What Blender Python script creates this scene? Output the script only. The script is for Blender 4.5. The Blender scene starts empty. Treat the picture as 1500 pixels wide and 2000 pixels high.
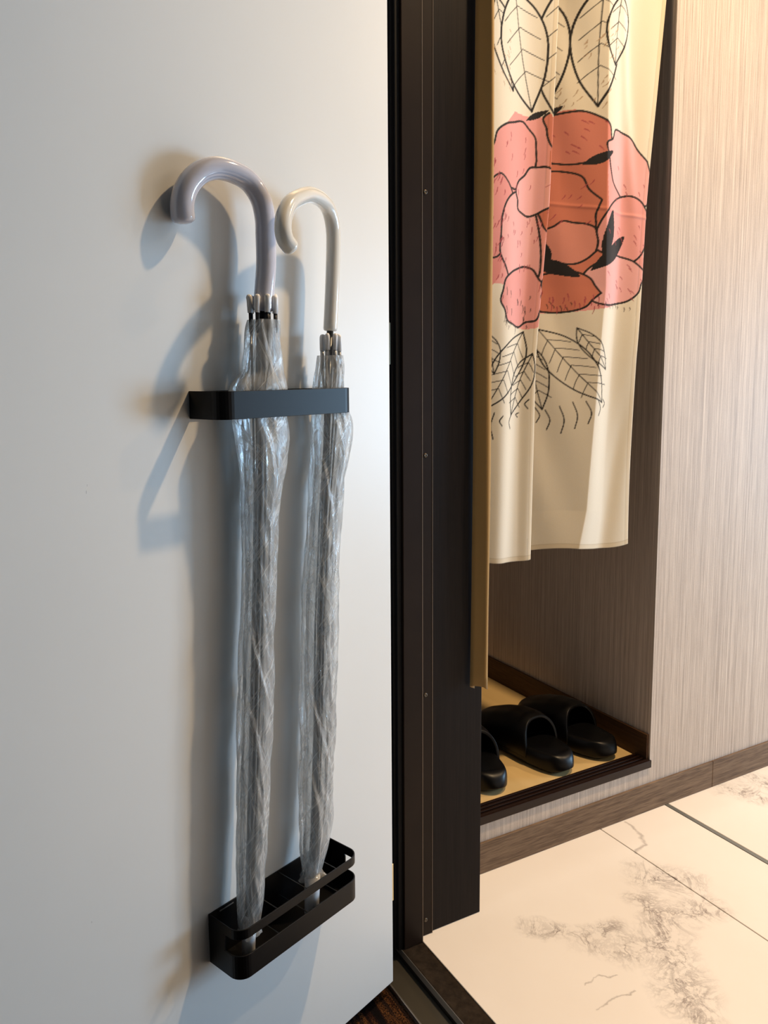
import bpy, math, random
import numpy as np
from mathutils import Matrix, Vector
random.seed(4); rng = np.random.default_rng(7)
SC = bpy.context.scene; COL = SC.collection

# ------------------------------------------------------------ camera
cam = bpy.data.cameras.new('camera'); camo = bpy.data.objects.new('camera', cam); COL.objects.link(camo)
cam.sensor_fit = 'VERTICAL'; cam.sensor_height = 32.0; cam.lens = 32.0*1574/2000
cam.shift_x = 0.011; cam.shift_y = -0.0355; cam.clip_start = 0.02
RX = Vector((0.48430548, 0.87485576, -0.00869453))
RY = Vector((0.10668848, -0.06891871, -0.99190109))
RZ = Vector((-0.8683696, 0.47945553, -0.12671474))
m = Matrix.Identity(4)
for i in range(3):
    m[i][0] = RX[i]; m[i][1] = -RY[i]; m[i][2] = -RZ[i]
m[2][3] = 0.93
camo.matrix_world = m
SC.camera = camo

# ------------------------------------------------------------ world, lights, exposure
w = bpy.data.worlds.new('world'); SC.world = w; w.use_nodes = True
w.node_tree.nodes['Background'].inputs[0].default_value = (0.62, 0.74, 0.80, 1)
w.node_tree.nodes['Background'].inputs[1].default_value = 0.10
SC.view_settings.view_transform = 'Standard'; SC.view_settings.look = 'None'
SC.view_settings.exposure = 0.0; SC.view_settings.gamma = 1; SC.view_settings.use_curve_mapping = False
def area(name, loc, target, size, power, color, sy=None, shape='RECTANGLE'):
    l = bpy.data.lights.new(name, 'AREA'); o = bpy.data.objects.new(name, l); COL.objects.link(o)
    l.shape = shape; l.size = size
    if shape == 'RECTANGLE': l.size_y = sy or size
    l.energy = power; l.color = color
    o.location = loc
    o.rotation_euler = (Vector(target)-Vector(loc)).to_track_quat('-Z', 'Y').to_euler()
    return o
# recessed warm downlight in the entry ceiling, daylight from the window at the far end of the room, corridor lamp
sp = bpy.data.lights.new('hall_downlight', 'SPOT'); spo = bpy.data.objects.new('hall_downlight', sp); COL.objects.link(spo)
sp.energy = 150; sp.color = (1.0, 0.69, 0.38); sp.spot_size = math.radians(126); sp.spot_blend = 1.0; sp.shadow_soft_size = 0.032
spo.location = (-0.56, 1.32, 2.37)
s2 = sp.copy(); s2.name = 'room_downlight'; s2.energy = 105; s2o = bpy.data.objects.new('room_downlight', s2); COL.objects.link(s2o); s2o.location = (-0.45, 2.70, 2.37)
s2.spot_size = math.radians(150)
area('room_window_light', (0.0, 3.96, 0.78), (-0.45, 1.0, 0.65), 0.80, 80, (0.46, 0.72, 1.0), sy=1.1)

# ------------------------------------------------------------ helpers
def link(name, mesh, mat, parent=None, loc=(0,0,0)):
    o = bpy.data.objects.new(name, mesh); COL.objects.link(o)
    if mat: mesh.materials.append(mat)
    o.location = loc
    if parent: o.parent = parent
    return o
def tag(o, label=None, cat=None, group=None, kind=None):
    if label: o['label'] = label
    if cat: o['category'] = cat
    if group: o['group'] = group
    if kind: o['kind'] = kind
    return o
def empty(name, loc, label, cat, group=None):
    o = bpy.data.objects.new(name, None); COL.objects.link(o); o.location = loc; o.empty_display_size = 0.05
    return tag(o, label, cat, group)
class MB:
    def __init__(s): s.v = []; s.f = []; s.smooth = False
    def add(s, vs, fs):
        b = len(s.v); s.v += [tuple(v) for v in vs]; s.f += [tuple(b+i for i in f) for f in fs]; return s
    def box(s, x0, x1, y0, y1, z0, z1, T=None):
        vs = [(x, y, z) for x in (x0, x1) for y in (y0, y1) for z in (z0, z1)]
        if T: vs = [T(*v) for v in vs]
        return s.add(vs, [(0,1,3,2),(4,6,7,5),(0,4,5,1),(2,3,7,6),(0,2,6,4),(1,5,7,3)])
    def tube(s, pts, rad, n=12, cap=True, ecc=None):
        pts = [Vector(p) for p in pts]; k = len(pts)
        rs = rad if hasattr(rad, '__len__') else [rad]*k
        up = None; rings = []
        for i in range(k):
            t = (pts[min(i+1, k-1)]-pts[max(i-1, 0)]).normalized()
            if up is None: up = t.orthogonal().normalized()
            up = (up - t*up.dot(t)).normalized(); b = t.cross(up)
            rings.append([pts[i]+(up*math.cos(a)+b*math.sin(a))*rs[i] for a in [2*math.pi*j/n for j in range(n)]])
        vs = [p for r in rings for p in r]
        fs = [(i*n+j, i*n+(j+1) % n, (i+1)*n+(j+1) % n, (i+1)*n+j) for i in range(k-1) for j in range(n)]
        if cap: fs += [tuple(range(n-1, -1, -1)), tuple((k-1)*n+j for j in range(n))]
        return s.add(vs, fs)
    def build(s, name, mat, parent=None, bevel=0, smooth=False, seg=2):
        pl = Vector(parent.location) if parent else Vector((0,0,0))
        me = bpy.data.meshes.new(name)
        me.from_pydata([tuple(Vector(v)-pl) for v in s.v], [], s.f); me.update()
        o = link(name, me, mat, parent)
        # correct normals
        import bmesh
        bm = bmesh.new(); bm.from_mesh(me); bmesh.ops.recalc_face_normals(bm, faces=bm.faces); bm.to_mesh(me); bm.free()
        if smooth: me.polygons.foreach_set('use_smooth', [True]*len(me.polygons))
        if bevel:
            b = o.modifiers.new('bevel', 'BEVEL'); b.width = bevel; b.segments = seg; b.limit_method = 'ANGLE'; b.angle_limit = math.radians(40)
        return o
def catmull(pts, n=8):
    P = np.array(pts, float); P = np.vstack([2*P[0]-P[1], P, 2*P[-1]-P[-2]]); out = []
    for i in range(1, len(P)-2):
        for t in np.linspace(0, 1, n, endpoint=False):
            out.append(0.5*((2*P[i])+(-P[i-1]+P[i+1])*t+(2*P[i-1]-5*P[i]+4*P[i+1]-P[i+2])*t*t+(-P[i-1]+3*P[i]-3*P[i+1]+P[i+2])*t**3))
    out.append(P[-2]); return np.array(out)
# door frame of reference: s along the door away from the hinge, o out of its face, z up
HX, HY = -0.981, 0.570; TH = math.radians(20.21)
def L(s, o, z): return (HX+math.sin(TH)*s+math.cos(TH)*o, HY-math.cos(TH)*s+math.sin(TH)*o, z)

# ------------------------------------------------------------ materials
def mat(name, color, rough=0.5, metal=0.0, spec=0.5, **k):
    mt = bpy.data.materials.new(name); mt.use_nodes = True
    b = mt.node_tree.nodes['Principled BSDF']
    b.inputs['Base Color'].default_value = (*color, 1); b.inputs['Roughness'].default_value = rough
    b.inputs['Metallic'].default_value = metal; b.inputs['Specular IOR Level'].default_value = spec
    for a, v in k.items(): b.inputs[a.replace('_', ' ')].default_value = v
    return mt
class NT:
    def __init__(s, mt): s.t = mt.node_tree; s.b = s.t.nodes['Principled BSDF']
    def n(s, typ, **k):
        x = s.t.nodes.new(typ)
        for a, v in k.items(): setattr(x, a, v)
        return x
    def l(s, a, b): s.t.links.new(a, b)
    def coords(s, scale=(1,1,1), rot=(0,0,0), kind='Object', loc=(0,0,0)):
        c = s.n('ShaderNodeTexCoord'); m_ = s.n('ShaderNodeMapping')
        m_.inputs['Scale'].default_value = scale; m_.inputs['Rotation'].default_value = rot; m_.inputs['Location'].default_value = loc
        s.l(c.outputs[kind], m_.inputs['Vector']); return m_.outputs['Vector']
    def noise(s, vec, scale=5, detail=4, rough=0.5, dist=0.0):
        x = s.n('ShaderNodeTexNoise'); x.inputs['Scale'].default_value = scale; x.inputs['Detail'].default_value = detail
        x.inputs['Roughness'].default_value = rough; x.inputs['Distortion'].default_value = dist
        s.l(vec, x.inputs['Vector']); return x.outputs['Fac']
    def ramp(s, fac, stops):
        r = s.n('ShaderNodeValToRGB'); e = r.color_ramp.elements
        while len(e) < len(stops): e.new(0.5)
        for el, (p, c) in zip(e, stops): el.position = p; el.color = (*c, 1) if len(c) == 3 else c
        s.l(fac, r.inputs['Fac']); return r.outputs['Color']
    def math(s, op, a, b=None, c=None, clamp=False):
        x = s.n('ShaderNodeMath', operation=op, use_clamp=clamp)
        for i, v in enumerate((a, b, c)):
            if v is None: continue
            if isinstance(v, (int, float)): x.inputs[i].default_value = v
            else: s.l(v, x.inputs[i])
        return x.outputs[0]
    def mix(s, fac, a, b, blend='MIX'):
        x = s.n('ShaderNodeMix', data_type='RGBA', blend_type=blend)
        for inp, v in ((x.inputs['Factor'], fac), (x.inputs[6], a), (x.inputs[7], b)):
            if isinstance(v, (int, float)): inp.default_value = v
            elif isinstance(v, tuple): inp.default_value = (*v, 1)
            else: s.l(v, inp)
        return x.outputs[2]
    def bump(s, h, strength=0.2, dist=0.001):
        x = s.n('ShaderNodeBump'); x.inputs['Strength'].default_value = strength; x.inputs['Distance'].default_value = dist
        s.l(h, x.inputs['Height']); s.l(x.outputs['Normal'], s.b.inputs['Normal']); return x.outputs['Normal']

# white door paint
M_door = mat('door_paint', (0.80, 0.80, 0.78), 0.38, spec=0.4)
t = NT(M_door); v = t.coords(); nz = t.noise(v, 3, 3)
col = t.ramp(nz, [(0.3, (0.73, 0.745, 0.74)), (0.7, (0.765, 0.775, 0.765))])
def scuff(vec, cx, cy, cz, rad, thr):
    d = t.n('ShaderNodeVectorMath', operation='DISTANCE'); t.l(vec, d.inputs[0]); d.inputs[1].default_value = (cx, cy, cz)
    return t.math('LESS_THAN', d.outputs['Value'], rad)
raw = t.coords(); sn = t.noise(t.coords((60, 60, 8)), 6, 2)
sm = None
for (s_, z_, r_) in ((0.487, 0.365, 0.007), (0.365, 0.235, 0.010), (0.329, 0.173, 0.008), (0.47, 0.82, 0.006), (0.14, 0.2, 0.012)):
    p = L(s_, 0, z_); q = scuff(raw, p[0], p[1], p[2], r_, 0)
    sm = q if sm is None else t.math('MAXIMUM', sm, q)
msk = t.math('MULTIPLY', sm, t.math('GREATER_THAN', sn, 0.66))
t.l(t.mix(t.math('MULTIPLY', msk, 0.6), col, (0.16, 0.16, 0.17)), t.b.inputs['Base Color'])
t.bump(t.noise(v, 220, 2), 0.03, 0.0006)

# dark wood laminate with fine vertical grain
def wood_mat(name, dark, light, scale, rough, axis='z', spec=0.4, bump=0.1):
    mt = mat(name, dark, rough, spec=spec); t = NT(mt)
    sc = {'z': (1, 1, 0.02), 'y': (1, 0.05, 1), 'x': (0.05, 1, 1)}[axis]
    v = t.coords(sc); a = t.noise(v, scale, 6, 0.65, 0.2); b = t.noise(v, scale*4, 3, 0.5)
    f = t.math('ADD', t.math('MULTIPLY', a, 0.65), t.math('MULTIPLY', b, 0.35))
    t.l(t.ramp(f, [(0.36, dark), (0.64, light)]), t.b.inputs['Base Color'])
    t.bump(f, bump, 0.0008); return mt
M_panel = wood_mat('dark_laminate', (0.0045, 0.0033, 0.0035), (0.012, 0.008, 0.0075), 260, 0.45, spec=0.13)
M_frame = mat('bronze_frame', (0.016, 0.009, 0.006), 0.45, 0.0, 0.15)
t = NT(M_frame); t.l(t.ramp(t.noise(t.coords(), 7, 4, 0.6), [(0.3, (0.011, 0.0055, 0.0035)), (0.75, (0.018, 0.010, 0.006))]), t.b.inputs['Base Color'])
M_edge = mat('edge_highlight', (0.20, 0.16, 0.13), 0.35, 0.6)  # frame bead colour; its pale tone stands in for the edge highlight
M_rubber = mat('black_rubber', (0.004, 0.004, 0.005), 0.7, spec=0.2)
M_base = wood_mat('walnut_baseboard', (0.085, 0.050, 0.030), (0.22, 0.145, 0.090), 190, 0.5, 'y', spec=0.25)
M_base2 = wood_mat('walnut_niche_baseboard', (0.04, 0.018, 0.009), (0.08, 0.040, 0.020), 190, 0.5, 'x', spec=0.2)
M_rail = mat('dark_brown_rail', (0.014, 0.006, 0.004), 0.33, spec=0.25)
M_board = mat('pale_wood_floor', (0.62, 0.44, 0.20), 0.42)
t = NT(M_board); t.l(t.ramp(t.noise(t.coords((0.1, 1, 1)), 18, 4), [(0.3, (0.56, 0.40, 0.18)), (0.7, (0.66, 0.48, 0.23))]), t.b.inputs['Base Color'])
# striped woven wallpaper
def paper(name, along):
    mt = mat(name, (0.6, 0.5, 0.42), 0.55, spec=0.3); t = NT(mt)
    v = t.coords((1, 1, 0.006)); v2 = t.coords((1, 1, 0.02))
    a = t.noise(v, 300, 3, 0.7); b = t.noise(v2, 700, 2, 0.6); c = t.noise(t.coords((1, 1, 1)), 900, 1)
    f = t.math('ADD', t.math('MULTIPLY', a, 0.55), t.math('ADD', t.math('MULTIPLY', b, 0.33), t.math('MULTIPLY', c, 0.12)))
    t.l(t.ramp(f, [(0.36, (0.33, 0.27, 0.225)), (0.5, (0.48, 0.40, 0.335)), (0.64, (0.66, 0.565, 0.48))]), t.b.inputs['Base Color'])
    t.bump(f, 0.25, 0.0008); return mt
M_paper = paper('striped_wallpaper', 'y')
M_plain = mat('wall_paint', (0.36, 0.34, 0.31), 0.7)
M_ceil = mat('ceiling_paint', (0.45, 0.44, 0.42), 0.8)
# marble tile: noise veins gathered in bands
M_tile = mat('marble_tile', (0.86, 0.80, 0.74), 0.16, spec=0.5)
t = NT(M_tile); v = t.coords()
def seg_mask(vec, a, b, w0):
    # 1 near the segment a-b in plan, 0 beyond w0
    sub = t.n('ShaderNodeVectorMath', operation='SUBTRACT'); t.l(vec, sub.inputs[0]); sub.inputs[1].default_value = (*a, 0)
    d = (b[0]-a[0], b[1]-a[1]); L2 = d[0]**2+d[1]**2
    dt = t.n('ShaderNodeVectorMath', operation='DOT_PRODUCT'); t.l(sub.outputs[0], dt.inputs[0]); dt.inputs[1].default_value = (d[0]/L2, d[1]/L2, 0)
    h = t.math('MAXIMUM', t.math('MINIMUM', dt.outputs['Value'], 1.0), 0.0)
    sc_ = t.n('ShaderNodeVectorMath', operation='SCALE'); sc_.inputs[0].default_value = (d[0], d[1], 0); t.l(h, sc_.inputs['Scale'])
    df = t.n('ShaderNodeVectorMath', operation='DISTANCE'); t.l(sub.outputs[0], df.inputs[0]); t.l(sc_.outputs[0], df.inputs[1])
    return t.math('MULTIPLY_ADD', df.outputs['Value'], -1.0/w0, 1.0, clamp=True)
flat = t.n('ShaderNodeVectorMath', operation='MULTIPLY'); t.l(v, flat.inputs[0]); flat.inputs[1].default_value = (1, 1, 0)
wob = t.n('ShaderNodeTexNoise'); wob.inputs['Scale'].default_value = 16; wob.inputs['Detail'].default_value = 5; t.l(flat.outputs[0], wob.inputs['Vector'])
wo = t.n('ShaderNodeVectorMath', operation='MULTIPLY_ADD'); t.l(wob.outputs['Color'], wo.inputs[0]); wo.inputs[1].default_value = (0.05, 0.05, 0); t.l(flat.outputs[0], wo.inputs[2])
off = t.n('ShaderNodeVectorMath', operation='SUBTRACT'); t.l(wo.outputs[0], off.inputs[0]); off.inputs[1].default_value = (0.025, 0.025, 0)
W_ = off.outputs[0]
VEINS_WIDE = [((-0.97,1.116),(-0.931,1.153),0.06),((-0.923,1.052),(-0.877,1.051),0.05),((-0.877,1.051),(-0.856,1.128),0.045),((-0.872,1.033),(-0.793,0.978),0.06),((-0.853,0.941),(-0.825,0.991),0.05),((-0.793,0.978),(-0.726,0.927),0.06),((-0.726,0.927),(-0.681,0.91),0.05),((-0.972,0.827),(-0.928,0.878),0.03),((-0.904,0.889),(-0.845,0.932),0.045),((-1.108,1.51),(-1.035,1.55),0.05),((-0.9,0.908),(-0.897,0.951),0.03),((-1.139,1.587),(-1.077,1.61),0.04)]
VEINS_THIN = [((-1.125,1.209),(-1.072,1.2),0.0045),((-1.072,1.2),(-1.043,1.186),0.005),((-1.043,1.186),(-1.033,1.151),0.005),((-0.788,0.963),(-0.759,0.94),0.006),((-0.759,0.94),(-0.736,0.939),0.005),((-0.736,0.939),(-0.681,0.91),0.004),((-0.823,0.817),(-0.821,0.873),0.0018),((-0.793,0.804),(-0.779,0.873),0.002),((-0.93,0.879),(-0.895,0.88),0.003)]
wide = None
for a, b, ww in VEINS_WIDE:
    q = seg_mask(W_, a, b, ww); wide = q if wide is None else t.math('MAXIMUM', wide, q)
thin = None
for a, b, ww in VEINS_THIN:
    q = seg_mask(W_, a, b, ww); thin = q if thin is None else t.math('MAXIMUM', thin, q)
n1 = t.noise(flat.outputs[0], 15, 9, 0.68, 0.9)
ridge = t.math('MULTIPLY_ADD', t.math('ABSOLUTE', t.math('SUBTRACT', n1, 0.5)), -26.0, 1.0, clamp=True)
n2 = t.noise(flat.outputs[0], 34, 7, 0.7, 0.5)
ridge2 = t.math('MULTIPLY_ADD', t.math('ABSOLUTE', t.math('SUBTRACT', n2, 0.5)), -16.0, 1.0, clamp=True)
wf = t.math('MULTIPLY', wide, t.math('MULTIPLY_ADD', ridge, 0.62, t.math('MULTIPLY_ADD', ridge2, 0.30, 0.07)))
fac = t.math('MAXIMUM', wf, t.math('MULTIPLY', thin, 0.5))
fac = t.math('MULTIPLY', fac, t.math('MULTIPLY_ADD', t.noise(flat.outputs[0], 40, 3), 1.6, 0.25), clamp=True)
basec = t.ramp(t.noise(flat.outputs[0], 4, 4), [(0.35, (0.85, 0.775, 0.70)), (0.7, (0.89, 0.825, 0.755))])
t.l(t.mix(fac, basec, (0.27, 0.22, 0.20)), t.b.inputs['Base Color'])
M_grout = mat('grout', (0.10, 0.08, 0.06), 0.8)
M_trim = mat('brushed_grey_trim', (0.30, 0.30, 0.27), 0.35, 0.7)
M_sill = mat('bronze_sill', (0.045, 0.036, 0.028), 0.38, 0.75)
t = NT(M_sill); nz = t.noise(t.coords(), 60, 5, 0.7)
t.l(t.ramp(nz, [(0.35, (0.035, 0.026, 0.019)), (0.7, (0.075, 0.055, 0.040))]), t.b.inputs['Base Color'])
t.l(t.math('MULTIPLY_ADD', nz, 0.3, 0.28), t.b.inputs['Roughness'])
M_sill2 = mat('steel_sill', (0.13, 0.12, 0.10), 0.4, 0.8)
M_steel = mat('bright_steel_edge', (0.5, 0.48, 0.46), 0.3, 0.9)
M_brass = mat('brass_hinge', (0.75, 0.58, 0.28), 0.35, 0.8)
M_brass_dk = mat('dark_brass_hinge', (0.10, 0.095, 0.06), 0.5, 0.6)  # darker brass tone for the upper hinges
M_screw = mat('screw_metal', (0.10, 0.08, 0.06), 0.35, 0.7)
# carpet: rows of dark and rust coloured loops
M_carpet = mat('striped_carpet', (0.02, 0.01, 0.01), 0.95, spec=0.1)
t = NT(M_carpet)
st = t.noise(t.coords((0.06, 1, 1)), 75, 2, 0.5); lp = t.noise(t.coords(), 420, 3, 0.7)
c1 = t.ramp(st, [(0.42, (0.006, 0.004, 0.005)), (0.5, (0.030, 0.010, 0.007)), (0.58, (0.13, 0.055, 0.020)), (0.66, (0.03, 0.016, 0.013))])
t.l(t.mix(t.ramp(lp, [(0.42, (0, 0, 0)), (0.56, (1, 1, 1))]), (0.004, 0.003, 0.003), c1), t.b.inputs['Base Color'])
t.bump(lp, 0.8, 0.004)
# rack
M_black = mat('black_powder_coat', (0.003, 0.003, 0.0036), 0.38, spec=0.20)
t = NT(M_black); t.bump(t.noise(t.coords(), 1500, 2), 0.08, 0.0003)
M_wire = mat('dark_wire', (0.03, 0.028, 0.026), 0.4, 0.5)
M_foam = mat('black_foam', (0.0020, 0.0022, 0.003), 0.38, spec=0.28)
t = NT(M_foam); t.bump(t.noise(t.coords(), 900, 2), 0.05, 0.0004)
# umbrellas
M_lilac = mat('lilac_white_plastic', (0.56, 0.575, 0.68), 0.10, spec=0.6, Coat_Weight=0.6, Coat_Roughness=0.05)
M_cream = mat('cream_white_plastic', (0.74, 0.73, 0.68), 0.14, spec=0.6, Coat_Weight=0.6, Coat_Roughness=0.05)
M_tip = mat('white_tip_plastic', (0.72, 0.73, 0.74), 0.35)
M_ferr = mat('white_ferrule_plastic', (0.90, 0.90, 0.92), 0.4)
M_rib_black = mat('black_steel_rib', (0.006, 0.006, 0.007), 0.35, 0.3)
M_rib_grey = mat('grey_steel_rib', (0.34, 0.35, 0.36), 0.3, 0.7)
M_shaft = mat('steel_shaft', (0.09, 0.095, 0.10), 0.25, 0.8)
def film(name, base_op, streak_op, tint, slant=0.6):
    mt = bpy.data.materials.new(name); mt.use_nodes = True; tr = mt.node_tree; t = NT(mt)
    out = tr.nodes['Material Output']
    t.b.inputs['Base Color'].default_value = (*tint, 1); t.b.inputs['Roughness'].default_value = 0.3
    t.b.inputs['Specular IOR Level'].default_value = 0.6
    uv = t.n('ShaderNodeTexCoord').outputs['UV']
    def mp(sc, rot=0.0, loc=(0, 0, 0)):
        a = t.n('ShaderNodeMapping'); t.l(uv, a.inputs['Vector']); a.inputs['Rotation'].default_value = (0, 0, rot)
        b = t.n('ShaderNodeMapping'); t.l(a.outputs[0], b.inputs['Vector']); b.inputs['Scale'].default_value = (*sc, 1); b.inputs['Location'].default_value = loc
        return b.outputs[0]
    a = t.noise(mp((26, 1.6), slant), 2.0, 4, 0.6, 0.5)           # long slanted wraps
    a2 = t.noise(mp((34, 2.2), -slant*0.8), 2.0, 3, 0.6, 0.4)
    b = t.noise(mp((30, 12)), 3.0, 6, 0.7, 1.2)                   # fine crinkle
    c = t.noise(mp((40, 1.2), -0.06), 2.0, 3, 0.5, 0.2)           # upright tonal bands
    h = t.math('ADD', t.math('MULTIPLY', a, 0.55), t.math('MULTIPLY_ADD', b, 0.25, t.math('MULTIPLY', c, 0.35)))
    nrm = t.bump(h, 0.75, 0.007)
    line = lambda x, k: t.math('MULTIPLY_ADD', t.math('ABSOLUTE', t.math('SUBTRACT', x, 0.5)), -k, 1.0, clamp=True)
    sa = t.math('MAXIMUM', line(a, 60.0), t.math('MULTIPLY', line(a2, 70.0), 0.7))
    band = t.math('MULTIPLY_ADD', t.math('SUBTRACT', c, 0.5), 3.2, 0.35, clamp=True)
    lw = t.n('ShaderNodeLayerWeight'); lw.inputs['Blend'].default_value = 0.5
    op = t.math('ADD', t.math('MULTIPLY_ADD', sa, streak_op, base_op), t.math('MULTIPLY', band, streak_op*0.55))
    op = t.math('ADD', op, t.math('MULTIPLY', t.math('POWER', lw.outputs['Facing'], 3.0), 0.30), clamp=True)
    tl = t.n('ShaderNodeBsdfTranslucent'); tl.inputs[0].default_value = (*tint, 1)
    dm_ = t.n('ShaderNodeMixShader'); dm_.inputs[0].default_value = 0.35; t.l(t.b.outputs[0], dm_.inputs[1]); t.l(tl.outputs[0], dm_.inputs[2])
    tp = t.n('ShaderNodeBsdfTransparent'); tp.inputs[0].default_value = (0.96, 0.97, 0.975, 1)
    gl = t.n('ShaderNodeBsdfGlossy'); gl.inputs['Roughness'].default_value = 0.09; gl.inputs['Color'].default_value = (1, 1, 1, 1); t.l(nrm, gl.inputs['Normal'])
    mx = t.n('ShaderNodeMixShader'); t.l(op, mx.inputs[0]); t.l(tp.outputs[0], mx.inputs[1]); t.l(dm_.outputs[0], mx.inputs[2])
    fr = t.n('ShaderNodeFresnel'); fr.inputs['IOR'].default_value = 1.45; t.l(nrm, fr.inputs['Normal'])
    m5 = t.n('ShaderNodeMixShader'); t.l(t.math('MULTIPLY_ADD', fr.outputs[0], 0.8, 0.02, clamp=True), m5.inputs[0]); t.l(mx.outputs[0], m5.inputs[1]); t.l(gl.outputs[0], m5.inputs[2])
    t.l(m5.outputs[0], out.inputs['Surface']); return mt
M_film = film('clear_plastic_film', 0.16, 0.46, (0.93, 0.95, 0.95))
M_film_in = film('clear_plastic_film_folds', 0.14, 0.36, (0.90, 0.93, 0.94), slant=-0.25)
# cloth
def cloth_mat(name, attr=None, color=(0.8, 0.74, 0.6)):
    mt = bpy.data.materials.new(name); mt.use_nodes = True; t = NT(mt); out = mt.node_tree.nodes['Material Output']
    t.b.inputs['Roughness'].default_value = 0.8; t.b.inputs['Specular IOR Level'].default_value = 0.25
    t.b.inputs['Sheen Weight'].default_value = 0.15
    tr = t.n('ShaderNodeBsdfTranslucent')
    weave = t.noise(t.coords((1, 1, 1)), 1300, 2)
    if attr:
        a = t.n('ShaderNodeAttribute', attribute_name=attr); c = a.outputs['Color']
    else:
        r = t.n('ShaderNodeRGB'); r.outputs[0].default_value = (*color, 1); c = r.outputs[0]
    c = t.mix(0.16, c, t.ramp(weave, [(0.3, (0.6, 0.6, 0.6)), (0.7, (1, 1, 1))]), 'MULTIPLY')
    t.l(c, t.b.inputs['Base Color']); t.l(c, tr.inputs[0])
    t.bump(weave, 0.25, 0.0006)
    mx = t.n('ShaderNodeMixShader'); mx.inputs[0].default_value = 0.18
    t.l(t.b.outputs[0], mx.inputs[1]); t.l(tr.outputs[0], mx.inputs[2]); t.l(mx.outputs[0], out.inputs['Surface']); return mt
M_cloth = cloth_mat('printed_canvas', 'print')
M_tan = cloth_mat('mustard_cloth', None, (0.46, 0.28, 0.10))

# ============================================================ the setting
def struct(name, mb, mt, **k):
    o = mb.build(name, mt, **k); o['kind'] = 'structure'; return o
XW, XP, XF = -1.134, -1.044, -1.029            # wall, laminate panel and metal frame planes of the hinge side
YN0, YN1, YWE = 0.70, 1.29, 3.9                # niche opening, end of room
ZL, ZT = 0.097, 2.10
# floor: grout bed with tiles, one grey metal strip between the second and third rows
fl = MB().box(-1.20, 0.75, 0.655, YWE, -0.04, -0.004)
floor_o = struct('floor', fl, M_grout)
rows = [(0.6565, 1.1475), (1.1495, 1.335), (1.347, 1.837), (1.839, 2.329), (2.331, 2.821), (2.823, 3.313), (3.315, 3.895)]
cols = [(-1.20, -0.20), (-0.198, 0.75)]
for y0, y1 in rows:
    for x0, x1 in cols:
        MB().box(x0, x1, y0, y1, -0.004, 0.0).build('tile', M_tile, floor_o, bevel=0.0006, seg=1)
MB().box(-1.20, 0.75, 1.3365, 1.3455, -0.004, 0.0002).build('joint_strip', M_trim, floor_o)
struct('floor_corridor', MB().box(-2.2, 2.2, -1.4, 0.574, -0.06, -0.026), M_carpet)
# left wall of the entry with its niche opening
wl = MB()
wl.box(-1.20, XW, YN1, YWE, 0, 2.4)                       # beyond the niche
wl.box(-1.20, XW, 0.68, YN1, 0, ZL)                       # under the niche
wl.box(-1.20, XW, 0.68, YN1, ZT, 2.4)                     # above the niche
struct('wall_left', wl, M_paper)
struct('wall_niche', MB().box(-1.80, -1.20, YN1, YN1+0.06, 0.05, 2.2), M_paper)
nb = MB().box(-1.86, -1.80, 0.60, YN1+0.06, 0.05, 2.2); nb.box(-1.80, XW-0.002, 0.60, 0.68, 0.05, 2.2); nb.box(-1.80, -1.20, 0.68, YN1, ZT, 2.2)
struct('wall_niche_back', nb, M_paper)
nf = struct('floor_niche', MB().box(-1.80, -1.17, 0.68, YN1, 0.05, 0.1085), M_board)
MB().box(-1.80, XW-0.004, YN1-0.006, YN1-0.0002, 0.1087, 0.166).build('baseboard_strip', M_base2, nf)
# sliding track on the lip of the niche: three ridges over a front lip
tr_ = MB(); tr_.box(-1.1705, XW+0.004, 0.681, YN1-0.001, 0.0975, 0.108)
for xa in (-1.1705, -1.1605, -1.1505, -1.1405): tr_.box(xa, xa+0.0055, 0.681, YN1-0.001, 0.108, 0.1125)
tr_.box(XW-0.0012, XW+0.005, 0.681, YN1+0.0005, 0.0965, 0.1125)
struct('trim_1', tr_, M_rail, bevel=0.0008)
# baseboards
for i, (y0, y1) in enumerate(((0.682, 1.4855), (1.4865, YWE))):
    struct('baseboard_left' + ('' if i == 0 else '_far'), MB().box(XW+0.0002, XW+0.006, y0, y1, 0.0002, 0.0605), M_base, bevel=0.0008)
# rest of the shell
struct('wall_right', MB().box(0.75, 0.80, 0.68, YWE, 0, 2.4), M_plain)
wb = MB().box(-1.2, -0.50, YWE, YWE+0.06, 0, 2.4); wb.box(0.50, 0.80, YWE, YWE+0.06, 0, 2.4); wb.box(-0.50, 0.50, YWE, YWE+0.06, 0, 0.15); wb.box(-0.50, 0.50, YWE, YWE+0.06, 1.5, 2.4)
struct('wall_back', wb, M_plain)
struct('ceiling', MB().box(-1.2, 0.80, 0.56, YWE+0.06, 2.4, 2.46), M_ceil)
struct('ceiling_corridor', MB().box(-2.2, 2.2, -1.4, 0.56, 2.4, 2.46), M_ceil)
wf_ = MB().box(-2.2, -1.135, 0.575, 0.66, -0.03, 2.4); wf_.box(-0.09, 2.2, 0.575, 0.66, -0.03, 2.4); wf_.box(-1.135, -0.09, 0.575, 0.66, 2.08, 2.4)
struct('wall_front', wf_, M_plain)
struct('wall_corridor', MB().box(-2.2, 2.2, -1.46, -1.4, -0.03, 2.4), M_plain)
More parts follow.
